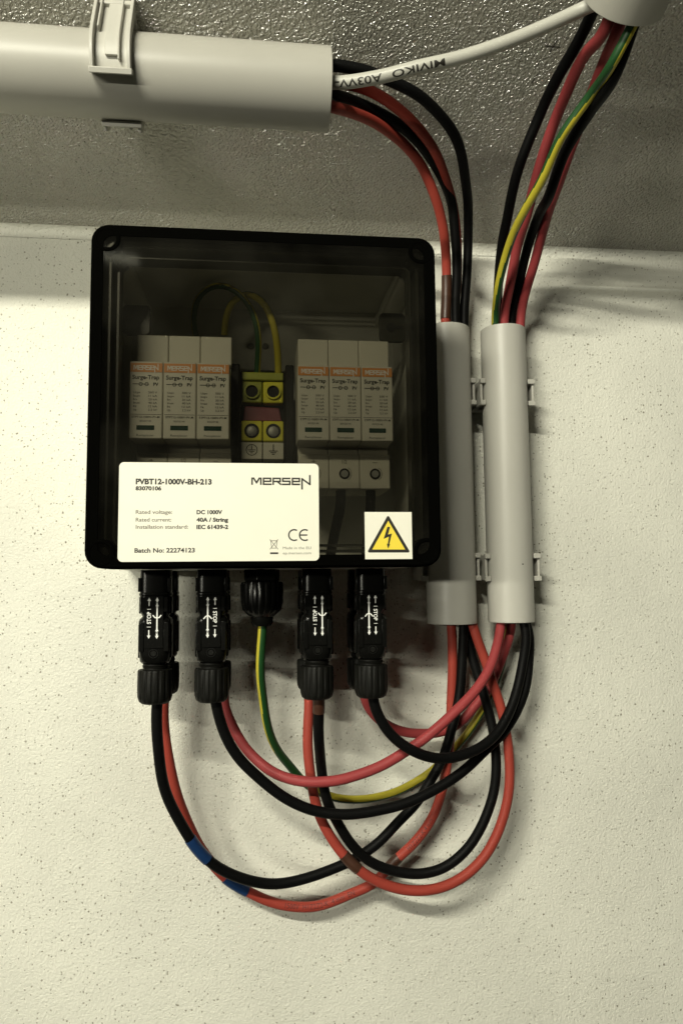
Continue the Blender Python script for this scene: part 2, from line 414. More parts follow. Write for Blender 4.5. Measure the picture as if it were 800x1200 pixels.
for cx, cz in ((bx0+9, bz1-9), (bx1-9, bz1-9), (bx0+9, bz0+9), (bx1-9, bz0+9)):
    g = MB(); g.lathe([(7.5, 4), (7.0, 85)], (cx, 0, cz), (0, 1, 0), 24); g.build('corner_post', 'box_grey', box)

# rating label on the lid
LT = 111.0
def lab(px, py): p = P(px, py, LT); return p.x, p.z
xl, zt = lab(140, 541.5); xr, zb = lab(374, 657)
g = MB(); g.prism(rrect(xl, xr, zb, zt, 2.4), 110.6, LT)
label = g.build('rating_label', 'label', lid)
kx = (xr-xl)/233.5
def T(mb, s, pxl, pxr, pyb, hpx, bold=.02, mi=0, t=LT+.05):
    a, z = lab(pxl, pyb); b, _ = lab(pxr, pyb); text_at(mb, s, a, b, z, hpx*.4394, t, bold, mi)
g = MB()
T(g, 'PVBT12-1000V-BH-213', 159.2, 248.2, 567.2, 6.1, .05)
T(g, '83070106', 159, 189.3, 574.4, 4.4, .05)
for s, y in (('Rated voltage:', 602.2), ('Rated current:', 611.2), ('Installation standard:', 619.6)):
    T(g, s, 159.3, {602.2: 202, 611.2: 201, 619.6: 220.5}[y], y, 4.4, .012, 1)
T(g, 'DC 1000V', 230.5, 260.5, 602.4, 4.5, .045); T(g, '40A / String', 230.3, 267.5, 611.3, 4.5, .045); T(g, 'IEC 61439-2', 230.3, 267.5, 619.8, 4.5, .045)
T(g, 'Batch No: 22274123', 157.8, 228.5, 647.6, 5.0, .03)
T(g, 'Made in the EU', 331.5, 364.5, 643.6, 3.0, .0, 1); T(g, 'ep.mersen.com', 331.5, 364.5, 649.6, 3.0, .0, 1)
a, z = lab(295.4, 567.4); b, _ = lab(363, 567.4); logo(g, a, b, z, 7.0*.4394, LT+.05, .85)
cx, cz = lab(344.6, 627); ringflat(g, cx, cz, 2.75, .72, LT+.05, 58, 302)
cx, cz = lab(357.2, 627); ringflat(g, cx, cz, 2.75, .72, LT+.05, 58, 302); stroke(g, [(cx-2.4, cz), (cx+1.0, cz)], .7, LT+.06)
# crossed-out bin with bar
cx, cz = lab(321, 638)
stroke(g, [(cx-1.6, cz+1.9), (cx-1.1, cz-1.9), (cx+1.1, cz-1.9), (cx+1.6, cz+1.9), (cx-1.9, cz+1.9)], .28, LT+.05, 1)
stroke(g, [(cx-2.0, cz+2.5), (cx+2.0, cz-2.4)], .28, LT+.07, 1); stroke(g, [(cx+2.0, cz+2.5), (cx-2.0, cz-2.4)], .28, LT+.08, 1)
stroke(g, [(cx-1.6, cz-4.5), (cx+1.8, cz-4.5)], .9, LT+.05)
g.build('lettering', ['ink', 'inkgrey'], label, smooth=False)
# warning sign
xl, zt = lab(427, 600); xr, zb = lab(483, 655)
g = MB(); g.prism([(xl, zb), (xr, zb), (xr, zt), (xl, zt)], 110.6, LT)
sign = g.build('warning_label', 'label', lid)
g = MB(); A = [lab(454.5, 603.2), lab(480.6, 647.5), lab(429.8, 647.5)]
def off(tri, d):
    c = Vector((sum(p[0] for p in tri)/3, sum(p[1] for p in tri)/3)); rin = abs(c.y-tri[1][1]); k = 1-d/rin
    return [tuple(c+(Vector(p)-c)*k) for p in tri]
def rtri(tri, r, n=5):
    out = []; I = off(tri, r)
    for i in range(3):
        c = Vector(I[i]); a0 = [90, -30, 210][i]
        for k in range(n+1):
            a = R(a0+60-120*k/n); out.append((c.x+r*math.cos(a), c.y+r*math.sin(a)))
    return out
poly(g, rtri(A, .7), LT+.04, 0); poly(g, off(A, 1.6), LT+.08, 1)
def LP(pts): return [lab(370+x/4.444, 560+y/4.444) for x, y in pts]
poly(g, LP([(372, 255), (386, 255), (375, 295), (395, 290), (382, 345), (386, 345), (375, 369), (369, 343), (374, 343), (380, 306), (352, 318)]), LT+.12, 0)
g.build('high_voltage_symbol', ['ink', 'yellow'], sign, smooth=False)

# ================================================================ inside the box
g = MB(); g.box(-74, 84, 18, 19.2, 84, 111); g.box(-74, 84, 18, 27, 110.4, 111.6); g.box(-74, 84, 18, 27, 83.4, 84.6)
g.box(-74, 84, 26, 27.2, 111.6, 115); g.box(-74, 84, 26, 27.2, 80, 83.4)
rail = g.build('mounting_rail', 'metal', None, org=(5, 18, 80), bevel=.3)
tag(rail, 'horizontal metal rail carrying the modules behind the smoked lid', 'rail')

def surge(x0, z0, label):
    """three-pole surge protector, 18.2 mm per pole; origin at its lower left corner"""
    root = empty('surge_protector', x0, 28, z0, label, 'surge protector', 'surge protectors on the rail inside the box')
    pw = 18.05
    for k in range(3):
        x = x0+k*pw
        g = MB(); g.box(x+.1, x+pw-.1, 28, 60, z0+.2, z0+89); g.box(x+.1, x+pw-.1, 60, 67, z0+72, z0+89); g.box(x+.1, x+pw-.1, 60, 66, z0+.2, z0+20.5)
        base = g.build('base', 'module', root, bevel=.6)
        # lower clamp opening with screw and hex outline
        g = MB(); g.lathe([(3.2, -.5), (3.2, .1)], (x+9, 66.3, z0+9), (0, 1, 0), 24); g.build('clamp_opening', 'cavity', base)
        g = MB(); g.lathe([(2.1, 0), (2.1, .25)], (x+9, 66.4, z0+9), (0, 1, 0), 20)
        g.build('clamp_screw', 'metal', base)
        g = MB(); ringflat(g, x+9, z0+9, 4.1, .3, 66.08, -60, 60); text_at(g, ('+', '1/2', '-')[k], x+7.6, x+10.4, z0+15, 2.2, 66.1, .01)
        g.build('marking', 'inkgrey', base, smooth=False)
    for k in range(3):
        x = x0-1.2+k*18.25; za, zb_ = z0+25.5, z0+69
        g = MB(); g.box(x+.15, x+18.1, 60.5, 82, za, zb_)
        c = g.build('cartridge', 'cart', root, bevel=.7)
        g = MB(); g.box(x+.5, x+17.75, 81.9, 82.25, zb_-6.2, zb_-1.1); g.build('orange_band', 'orange', c)
        g = MB(); logo(g, x+2.5, x+15.5, zb_-4.9, 2.2, 82.32, .5)
        g.build('band_lettering', 'white', c, smooth=False)
        g = MB(); t = 82.12
        text_at(g, 'Surge-Trap', x+1.6, x+16.2, zb_-10.2, 2.3, t, .03); 
        stroke(g, [(x+2, zb_-13), (x+4.5, zb_-13)], .45, t); ringflat(g, x+6.2, zb_-13, .9, .4, t); stroke(g, [(x+5, zb_-13), (x+10.5, zb_-13)], .4, t); ringflat(g, x+9.4, zb_-13, .9, .4, t)
        text_at(g, 'PV', x+13, x+15.8, zb_-13.9, 1.8, t, .04)
        for i, (a, b) in enumerate((('Ucpv', '500 V'), ('Iscpv', '11 kA'), ('In', '20 kA'), ('Imax', '40 kA'), ('It', '12 kA'), ('Up', '2.2 kV'))):
            zz = zb_-18.2-i*1.95
            text_at(g, a, x+2.4, x+(6.0 if len(a) > 2 else 4.2), zz, 1.15, t, .01); text_at(g, b, x+10.4, x+15.2, zz, 1.15, t, .01)
        stroke(g, [(x+1, zb_-30), (x+17.3, zb_-30)], .25, t)
        text_at(g, 'STPT12-1000V-PV-M', x+1.6, x+16.6, zb_-32, 1.15, t, .02); text_at(g, '83020148', x+6, x+12, zb_-34.2, 1.0, t, 0)
        text_at(g, 'Remplacer', x+4.3, x+13.6, zb_-42.2, 1.2, t, 0)
        g.build('lettering', 'ink', c, smooth=False)
        g = MB(); g.box(x+4.2, x+13.8, 81.9, 82.2, zb_-38.7, zb_-36.1); g.build('status_window', 'lcd', c)
    return root
pa = P(160.5, 392, 67); sA = surge(pa.x, pa.z-89, 'left block of three grey surge modules with orange bands behind the lid')
pb = P(348.8, 397, 67)
sB = copy_tree(sA); sB.location = W(pb.x, 28, pb.z-89)
sB['label'] = 'right block of three surge modules with round clamp holes showing below the orange bands'

# earth terminal block in its dark holder
tp = P(283, 434, 58); tq = P(332.5, 538, 58)
x0, x1, z1_, z0_ = tp.x, tq.x, tp.z, tq.z
tb = empty('earth_terminal_block', (x0+x1)/2, 28, z0_, 'yellow and green earth terminal pair between the two module blocks', 'terminal block')
g = MB(); g.box(x0-6, x0-1, 28, 62, z0_-4, z1_+3); g.box(x1+1, x1+6, 28, 62, z0_-4, z1_+3); g.box(x0-1.2, x1+1.2, 28, 46, z0_-4, z1_+3)
g.build('holder', 'blackm', tb, bevel=.8)
mid = (x0+x1)/2
def ty(y): return P(308, y, 58).z
g = MB(); g.box(x0, x1, 46, 55, ty(444), z1_); g.build('top_bar', 'tgrn', tb, bevel=.6)
for k, (a, b) in enumerate(((x0, mid-.25), (mid+.25, x1))):
    g = MB(); g.box(a, b, 46, 53.5, ty(470), ty(444.5)); c = g.build('wire_entry', 'tyel' if k else 'tgrn', tb, bevel=.8)
    g = MB(); g.lathe([(3.8, 0), (3.8, .2)], ((a+b)/2, 53.5, ty(457)), (0, 1, 0), 24); g.build('opening', 'cavity', c)
    g = MB(); g.lathe([(4.6, 0), (4.6, 1.6), (3.7, 1.6), (3.7, 0)], ((a+b)/2, 53.5, ty(457)), (0, 1, 0), 28, closed=True, cap=False); g.build('collar', 'tyel' if k else 'tgrn', c)
    g = MB(); g.box(a, b, 46, 58, ty(517), ty(493)); c = g.build('terminal', 'tyel', tb, bevel=.8)
    if not k: c['label'] = 'left yellow terminal of the pair'
    g = MB(); g.lathe([(4.4, -.3), (4.4, .15)], ((a+b)/2, 58, ty(505)), (0, 1, 0), 28); g.build('opening', 'cavity', c)
    g = MB(); g.lathe([(3.1, 0), (3.1, .6), (2.6, .9), (.01, .9)], ((a+b)/2, 58, ty(505.5)), (0, 1, 0), 24)
    g.build('screw', 'metal', c)
    g = MB(); g.box(a, b, 46, 57, z0_, ty(518)); c = g.build('marker_tag', 'module', tb, bevel=.4)
    g = MB(); cx, cz = (a+b)/2, ty(527)
    if k == 0:
        ringflat(g, cx, cz, 3.2, .45, 57.15)
        stroke(g, [(cx, cz+2.4), (cx, cz)], .5, 57.2)
        for i, wd in enumerate((2.1, 1.4, .6)): stroke(g, [(cx-wd, cz-i*.9), (cx+wd, cz-i*.9)], .4, 57.2)
    else:
        stroke(g, [(cx, cz+3.2), (cx, cz-.5)], .6, 57.2)
        for i, wd in enumerate((2.4, 1.5, .6)): stroke(g, [(cx-wd, cz-.6-i*1), (cx+wd, cz-.6-i*1)], .5, 57.2)
    g.build('earth_symbol', 'ink', c, smooth=False)
g = MB(); g.prism([(x0+.8, ty(492)), (x1-.8, ty(492)), (x1-2.5, ty(476)), (x0+2, ty(474))], 46, 54); g.build('red_insert', 'tred', tb, bevel=.8)

# ================================================================ connectors below the box
def sq(h, rnd, z, n=6):          # rounded square ring, half width h, horizontal
    pts = rrect(-h, h, -h, h, max(.5, h*rnd), n); return [Vector((x, y, z)) for x, y in pts]
def connector(x, t, label, variant):
    zt = bz0-.2
    root = empty('cable_connector', x, t, zt, label, 'cable connector', 'black connectors under the box')
    c = Vector((x, t, 0))
    g = MB()
    g.rings([[c+p for p in sq(h, r_, z)] for h, r_, z in ((8.3, .5, zt), (8.3, .5, -6.6), (8.7, .5, -6.9), (8.7, .5, -8.0), (8.3, .45, -8.3), (8.3, .45, -17), (7.2, .6, -19.6), (6.9, .7, -20.8), (6.9, .7, -21.6))])
    for a in (-1, 1):
        g.box(x+a*5.2-2.2, x+a*5.2+2.2, t+7, t+8.9, -17.5, -9)
        lo_, hi_ = sorted((x+a*7, x+a*8.9)); g.box(lo_, hi_, t-3, t+3, -18.6, -9)
        g.box(lo_, hi_, t+5, t+7.5, -6, 2)
    up = g.build('upper_socket', 'black', root, bevel=.4)
    g = MB()
    g.rings([[c+p for p in sq(h, r_, z)] for h, r_, z in ((7.0, .7, -20.4), (8.2, .5, -21.6), (8.6, .42, -23), (8.6, .42, -37), (8.4, .55, -42), (8.1, .75, -46), (7.4, .95, -47.2), (6.8, .99, -47.6))])
    for a in (-1, 1):
        lo_, hi_ = sorted((x+a*7.4, x+a*9.1)); g.box(lo_, hi_, t-3.4, t+3.0, -44, -25)
        lo_, hi_ = sorted((x+a*5.4, x+a*8.0)); g.box(lo_, hi_, t+6.5, t+9.2, -40, -23.5)
    lo = g.build('lower_plug', 'black', root, bevel=.4)
    g = MB(); ringflat(g, x, -41.2, 2.4, .35, t+8.75); g.lathe([(1.5, 0), (1.5, .3)], (x, t+8.4, -41.2), (0, 1, 0), 16)
    g.build('moulded_mark', 'blackm', lo)
    g = MB(); g.lathe([(6.7, -47.4), (6.7, -48.4), (7.2, -48.6), (6.7, -49), (7.2, -49.4), (6.7, -49.8), (6.7, -51.5)], (x, t, 0), (0, 0, 1), 32)
    g.build('thread', 'blackm', root)
    g = MB(); g.lathe([(7.0, -50.6), (9.1, -51), (9.5, -51.8), (9.6, -62), (9.4, -66.5), (8.6, -69), (7.2, -70.2), (3.4, -70.2)], (x, t, 0), (0, 0, 1), ribs=16, depth=.5, zr=(-66.6, -51.5))
    g.build('gland_nut', 'blackm', root)
    g = MB(); ts = t+9.55
    sx, lx, fl = variant
    def mk(pts): return [((x+px), z) for px, z in pts]
    def arrow(px, z_from, z_to, wd=.55, head=True):
        d = 1 if z_to > z_from else -1
        stroke(g, mk([(px, z_from), (px, z_to-d*1.2)]), wd, ts)
        poly(g, mk([(px-.95, z_to-d*1.8), (px+.95, z_to-d*1.8), (px, z_to)]), ts+.03)
    # STOP column
    arrow(sx, -13.8, -9.3); stroke(g, mk([(sx-.9, -15.9), (sx+.9, -15.9)]), .3, ts)
    text_at(g, 'STOP', x+sx-3.4, x+sx+3.4, -21.9, 2.1, ts, .02, rot=90 if fl else -90)
    stroke(g, mk([(sx-.9, -26.0), (sx+.9, -26.0)]), .25, ts); arrow(sx, -28, -32.6)
    # lock line with fork
    arrow(lx, -12.2, -9.2, .9); arrow(lx, -29.4, -32.8, .9)
    stroke(g, mk([(lx, -12.2), (lx, -29.4)]), .75, ts)
    s_ = -1 if fl else 1
    for zz, dd in ((-14.5, -1), (-27.5, 1)): poly(g, mk([(lx-.9, zz-dd*.9), (lx+.9, zz-dd*.9), (lx, zz+dd*.9)]), ts+.04)
    stroke(g, mk([(lx-2.1, -20.6-s_*1.1), (lx-1.2, -20.6), (lx, -20.4+s_*.6), (lx+1.2, -20.6), (lx+2.1, -20.6-s_*1.1)]), .6, ts+.05)
    g.box(x-5, x+5, t+8, t+9.4, -38, -8.6, 1)
    g.build('printed_lock_plate', ['white', 'black'], root, smooth=False)
    root.scale = (1, 1, .955)
    return root
va, vb = (-2.5, 1.8, True), (2.1, -1.9, False)
specs = [(182.5, 65, va, 'black connector with STOP mark under the box, front row, far left, black cable below'),
         (248.5, 65, vb, 'black connector with STOP mark, front row, just left of the earth gland'),
         (371, 65, (-1.6, 2.5, True), 'black connector with STOP mark, front row, its cable wrapped in brown tape'),
         (434, 65, (1.7, -2.1, False), 'black connector with STOP mark, front row, nearest the grey pipes'),
         ]
backs = ['black connector hidden behind the far left one, red cable below it',
         'black connector behind the one left of the earth gland, faded red cable below it',
         'black connector behind the brown taped one, bright red cable below it',
         'black connector behind the one nearest the pipes, thin strip of red cable below it']
protos = []
for (px, t, v, lb) in specs:
    c = connector(P(px, 760, t).x, t, lb, v); protos.append(c)
for pr, lb in zip(protos, backs):
    c = copy_tree(pr); c.location.y += .035; c['label'] = lb

# cable gland for the earth wire
gx = P(307, 700, 62).x
gl = empty('cable_gland', gx, 62, bz0, 'short ribbed black gland under the box with the green and yellow wire', 'cable gland')
g = MB(); g.lathe([(10.6, bz0-.2), (10.6, bz0-6.5), (9, bz0-7.5)], (gx, 62, 0), (0, 0, 1), 6); g.build('hex_collar', 'black', gl, bevel=.5, smooth=False)
g = MB(); g.lathe([(9, -.2), (11.6, -.7), (12.2, -2), (12.1, -12), (11.0, -16.5), (8.0, -19.4), (6.5, -20.5), (6.2, -23.8), (5.0, -25.6), (2.8, -25.6)], (gx, 62, 0), (0, 0, 1), ribs=20, depth=.6, zr=(-13, -1.5))
g.build('gland_nut', 'black', gl)

# ================================================================ conduits
def pipe(mb, c, ax, r, h0, h1, th=1.7):
    mb.lathe([(r-.25, h0), (r, h0+.3), (r, h1-.3), (r-.25, h1), (r-th, h1), (r-th, h0)], c, ax, 56, closed=True, cap=False)
ct = 24
cl = P(528.6, 700, ct).x; cr = P(598.5, 700, ct).x
zl0, zl1 = P(528, 732.5, 40).z, P(532, 377, 40).z
zr0, zr1 = P(598, 730.5, 39).z, P(590, 377.5, 39).z
g = MB(); pipe(g, (cl, ct, 0), (0, 0, 1), 15.8, zl0, zl1)
tag(g.build('conduit_pipe', 'conduit', org=(cl, ct, zl0)), 'short upright grey pipe on the wall right beside the box', 'conduit', 'grey conduit pipes')
g = MB(); pipe(g, (cr, ct-1, 0), (0, 0, 1), 14.8, zr0, zr1)
g.lathe([(.45, 0), (.45, .12)], (cr+3.5, ct+13.6, P(615, 661, 38).z), (0, 1, 0), 10, mi=1)
tag(g.build('conduit_pipe', ['conduit', 'cavity'], org=(cr, ct, zr0)), 'short upright grey pipe on the wall, right one of the pair', 'conduit', 'grey conduit pipes')
HC = Vector((0, 125, 258)); mx_ = P(386, 100, 128).x
g = MB(); pipe(g, HC, (1, 0, 0), 20, -420, mx_, 1.8)
tag(g.build('conduit_pipe', 'bigpipe', org=(mx_, 125, 258)), 'thick horizontal grey pipe under the ceiling at top left', 'conduit', 'grey conduit pipes')
ud = Vector((0, math.cos(CA), math.sin(CA)))
RC = Vector((176, 175, 278))
g = MB(); pipe(g, RC, ud, 20, 0, 420, 1.8)
tag(g.build('conduit_pipe', 'bigpipe', org=tuple(RC)), 'grey pipe end cut off at the top right, white cable running into it', 'conduit', 'grey conduit pipes')

# wall clips
def wall_clip(x, r, pxy, label):
    z = P(600, pxy, 20).z; h = 8.2
    root = empty('pipe_clip', x, 0, z, label, 'pipe clip', 'grey clips holding the pipes')
    g = MB(); g.box(x-9, x+9, .2, ct-r-.4, z-h+2, z+h-2); g.build('base', 'grey', root, bevel=.5)
    for s in (-1, 1):
        out = 4.4 if (s > 0) == (r < 15) else 2.7        # the arms between the two pipes sit closer
        g = MB(); a, b = sorted((x+s*(r+out-1.5), x+s*(r+out)))
        g.box(a, b, .6, 26.5, z-h, z+h)
        for zz in (z-h-.3, z+h-2.1):
            a2, b2 = sorted((x+s*(r*.62), x+s*(r+out-.6))); g.box(a2, b2, .6, 9, zz+.3, zz+2.1)
            a2, b2 = sorted((x+s*(r+.3), x+s*(r+out-.6))); g.box(a2, b2, 9, 26, zz+.3, zz+2.1)
            a2, b2 = sorted((x+s*(r-.4), x+s*(r+out+.3))); g.box(a2, b2, 24.6, 28.4, zz-.4, zz+2.8)
        g.build('arm', 'grey', root, bevel=.35)
    return root
wall_clip(cl, 15.8, 463, 'grey clip holding the left upright pipe, upper one')
wall_clip(cl, 15.8, 664, 'grey clip holding the left upright pipe beside the box bottom corner, lower one')
wall_clip(cr, 14.8, 463, 'grey clip holding the right upright pipe, upper one')
wall_clip(cr, 14.8, 665, 'grey clip holding the right upright pipe, lower one')
# ceiling clip round the horizontal pipe (built in ceiling axes: u along the slope, n away from the ceiling)
un = Vector((0, math.sin(CA), -math.cos(CA)))
cxm = P(128.5, 60, 150).x
cc = HC+Vector((cxm, 0, 0))
root = empty('pipe_clip', cxm, 125-(-un*25).y*-1, CZ+.4*115, 'large grey clip with long front arm holding the horizontal pipe to the ceiling', 'pipe clip', 'grey clips holding the pipes')
def cbox(mb, x0, x1, u0, u1, n0, n1):
    vs = [cc+Vector((x, 0, 0))+ud*u+un*n for x in (x0, x1) for u in (u0, u1) for n in (n0, n1)]
    mb.add(vs, [(0,1,3,2),(4,6,7,5),(0,4,5,1),(2,3,7,6),(0,2,6,4),(1,5,7,3)])
g = MB(); cbox(g, -9, 9, -24, 24, -24.6, -20.6); g.build('base', 'grey', root, bevel=.6)
def arm_sweep(mb, s, x0, x1, o0, o1, n0=-24.4, aend=40):
    if s < 0: aend = max(aend, 50)
    """piece of a clip arm: straight from the ceiling, then curving round the pipe"""
    prof = [(n0, 0, None), (-12, 0, None)]+[(None, None, a) for a in range(90, aend-1, -5)]
    rs = []
    for n_, _, a in prof:
        ring = []
        for x, o in ((x0, o0), (x1, o0), (x1, o1), (x0, o1)):
            if a is None: u_, nn = 20+o, n_
            else: u_, nn = (20+o)*math.sin(R(a)), (20+o)*math.cos(R(a))
            ring.append(cc+Vector((x, 0, 0))+ud*(u_*s)+un*nn)
        rs.append(ring)
    mb.rings(rs)
for s in (1, -1):
    g = MB()
    arm_sweep(g, s, -8.6, 8.6, .5, 1.7)
    arm_sweep(g, s, -9.6, -7.9, .4, 5.6); arm_sweep(g, s, 7.9, 9.6, .4, 5.6)
    arm_sweep(g, s, -2.6, 3.6, 1.6, 3.6, aend=55); arm_sweep(g, s, 3.5, 4.4, 1.6, 4.6, aend=50); arm_sweep(g, s, -6.6, -5.6, 1.6, 5.0, n0=-24.4, aend=90)
    # lip across the end of the arm
    rs = []
    for a in ((41, 35) if s > 0 else (49, 45.5)):
        rs.append([cc+Vector((x, 0, 0))+ud*(s*(20+o)*math.sin(R(a)))+un*((20+o)*math.cos(R(a))) for x, o in ((-10.2, .3), (10.2, .3), (10.2, 6.2 if s > 0 else 3.4), (-10.2, 6.2 if s > 0 else 3.4))])
    g.rings(rs)
    g.build('arm', 'grey', root, bevel=.35)

# ================================================================ cables
RC_ = 3.05
def route(low, hi, xin, tin):
    """image-measured waypoints, each with its own depth from the wall: below the pipe, through it, above it"""
    pts = []
    if low:
        pts += [P(*a) for a in low]
    if hi:
        z0, z1 = (zl0, zl1)
        e = pts[-1]; s = hi[0]; s3 = P(*s)
        for k in (.25, .5, .75): pts.append(e.lerp(s3, k)*1.0)
        pts += [P(*a) for a in hi]
    return pts
def up(pts, t0, t1, pw=1.0):
    """give upper waypoints a depth that follows the ceiling, never inside it"""
    out = []; n = len(pts)
    for i, (x, y) in enumerate(pts):
        f = (i/(n-1))**pw; t = t0+(t1-t0)*f
        out.append((x, y, max(t, ceil_t(x, y)+12, 5)))
    return out
C = {}
nutz = -60
def start(px, py, t):   # a waypoint hidden inside the nut above the first visible one
    p = P(px, py, t); return p
low = {
 'K1': [(187,800,65),(184,822,65),(184,865,62),(191,914,57),(205.5,953,52),(230,993,47),(257.5,1017,42),(290,1031,38),(322.5,1035.6,34),(361.5,1029,31),(409,1011,28),(438,991,27),(464.5,964,27),(487,941,26),(503.5,915,26),(520,886,26),(531,850,26),(539,801,25),(542,745,24),(542,722,24)],
 'R1': [(196,800,30),(193,824,30),(196,881,27),(209,936,24),(228,982,21),(246,1008,19),(267,1031,18),(290,1045,17),(322.5,1057.5,16),(368,1061.6,16),(412.5,1047,16),(438.5,1035,16),(461,1012,17),(487,986,18),(507,954,18),(520,915,19),(526,876,20),(529,834,21),(529.5,785,22),(529,745,23),(528,722,23)],
 'K2': [(251,800,65),(251.5,821,65),(261,855,62),(280,888,59),(306,914,56),(335.5,935,54),(368,949.5,52),(394,954,51),(412.5,954,50),(445,949,48),(477.5,941,46),(510,926,43),(538,907,40),(564,882.5,36),(590,856.5,32),(606,830,29),(616.5,802,27),(620.5,770,25),(620,745,24),(614,722,20)],
 'R2': [(264,800,30),(262,824,30),(274,852,32),(293,881,36),(319,904,42),(348.5,914.5,47),(387.5,916,50),(412.5,911,50),(445,899,50),(477.5,879,50),(510,855,50),(536,830.5,48),(559,804.5,44),(575,778.5,38),(583,752.5,32),(586,735,28),(588,722,26)],
 'GY': [(308,715,62),(308,733.6,62),(305.8,779,58),(307,812,52),(311.5,845,45),(322.5,875,36),(339,898,27),(362,921,20),(393,934.5,15),(422,936.5,12),(455,930,10),(484,917,8),(507,903,8),(533,878,8),(555,849,9),(572,818,10),(586,780,13),(592,745,16),(594,722,17)],
 'R3': [(358,797,30),(361,819.5,31),(361,849,32),(361.5,881,33),(366,920,34),(373,949.5,35),(384,975.5,36),(399.5,1000,37),(419,1019.5,38),(445,1034.5,37),(471,1042.5,36),(494,1043.5,36),(520,1038,35),(546,1024,34),(568.5,1001,33),(585,970,32),(594.5,934.5,31),(597,895.5,30),(594.5,863,29),(586,827,28),(577,801,28),(567,772,28),(558,749,28),(551,722,27)],
 'K3': [(372,797,65),(373,820,64),(373,865,58),(376,897.5,44),(384,936.5,40),(397,966,37),(412.5,990,34),(435,1010.5,31),(461,1021.5,30),(490.5,1025,30),(520,1017,30),(546,996,30),(565,967,30),(577,931,29),(580,892,28),(577,856.5,25),(568.5,821,23),(560,791.5,21),(552,762,19),(548,742,18),(545,722,18)],
 'R4': [(425,797,30),(428,817.5,30),(435,833,28),(451.5,848,25),(474,858,22),(500,860.5,19),(520,857,17),(540,845,16),(560,822,15),(574,804,15),(584,782,16),(594,756,18),(598,740,19),(599,722,19)],
 'K4': [(434,797,65),(437,817.5,65),(442,834,64),(458,860,62),(481,878,60),(510,888,56),(536,886.5,51),(562,876.5,46),(581,860,41),(597,832,36),(608,801,32),(614,770,30),(616,745,30),(612,722,29)],
}
hiL = {
 'R1': up([(521,372),(523,320),(522,290),(518,260),(511,232),(496,199),(479,177),(460,159),(436.5,142.6),(413,132),(390,124)], 27, 130, 1.3),
 'K1': up([(533,372),(535,320),(534,280),(529,240),(520,216),(508,192.5),(489,166),(465,144),(436.5,127),(410,116),(390,110)], 25, 128, 1.3),
 'R3': up([(531,372),(535,330),(536,285),(531,245),(520,205),(503,168),(482,141),(457,121),(432,107),(410,100),(390,97)], 16, 118, 1.2),
 'K3': up([(544,372),(546,320),(548,280),(548,240),(546,214),(541,184),(531,158),(512.5,132),(489,110),(462,96),(430,83.5),(410,79),(388,77)], 19, 112, 1.2),
}
hiR = {
 'GY': up([(579.5,372),(582,348),(589,314),(599,280),(613,250),(633,212),(657,161),(694,107.5),(718,74)], 30, 166, 1.2),
 'R2': up([(590,372),(597,336),(606,290),(616,256),(628,205),(648,145),(664,108),(685,66),(706,38)], 27, 168, 1.2),
 'R4': up([(610,372),(616,340),(626,304),(636,270),(645,240),(657,208),(672,165),(690,115),(708,70),(722,38)], 22, 166, 1.2),
 'K4': up([(584,372),(582.5,345),(584,315),(588,285),(594,256),(600,228),(611,188),(634,128),(655,85),(671,58),(690,24)], 18, 155, 1.2),
 'K2': up([(600,372),(608,330),(619,284),(631,250),(643,230),(662,178),(692,130),(719,88)], 22, 160, 1.2),
}
endL = {'R1': (6, -9), 'K1': (10, 0), 'R3': (-5, 4), 'K3': (-6, 11)}
endR = {'GY': (9, -2), 'R2': (-4, 2), 'R4': (3, 5), 'K4': (-10, 4), 'K2': (10, 5)}
# side, colour, labels
info = {
 'K1': ('cblack', 'black cable, outermost in the lower left loop, blue tape halfway down'),
 'R1': ('cred', 'red cable in the lowest loop with blue tape and dark print along it'),
 'K2': ('cblack', 'plain black cable from the second front connector across the middle to the right pipe'),
 'R2': ('cpink', 'pinkish red cable crossing in front of the others up to the right pipe'),
 'R3': ('cred', 'red cable in the bright front loop with brown tape near its lowest bend'),
 'K3': ('cblack', 'black cable with brown tape right under its connector, looping inside the red one'),
 'R4': ('cpink', 'red cable mostly hidden behind, starting at the rightmost connector pair'),
 'K4': ('cblack', 'black cable in the shallow right loop below the connector nearest the pipes'),
 'GY': (None, 'long green and yellow striped earth cable from the ribbed gland to the right pipe'),
}
cables = {}
def nearest(path, px, py):
    best = None
    for i, p in enumerate(path):
        v = Vector((p.x, DIST-p.y, p.z)); z = v.dot(Fv)
        u = 400+FPX*v.dot(Rv)/z; q = 600-FPX*v.dot(Uv)/z; d = (u-px)**2+(q-py)**2
        if best is None or d < best[0]: best = (d, i)
    return best[1]
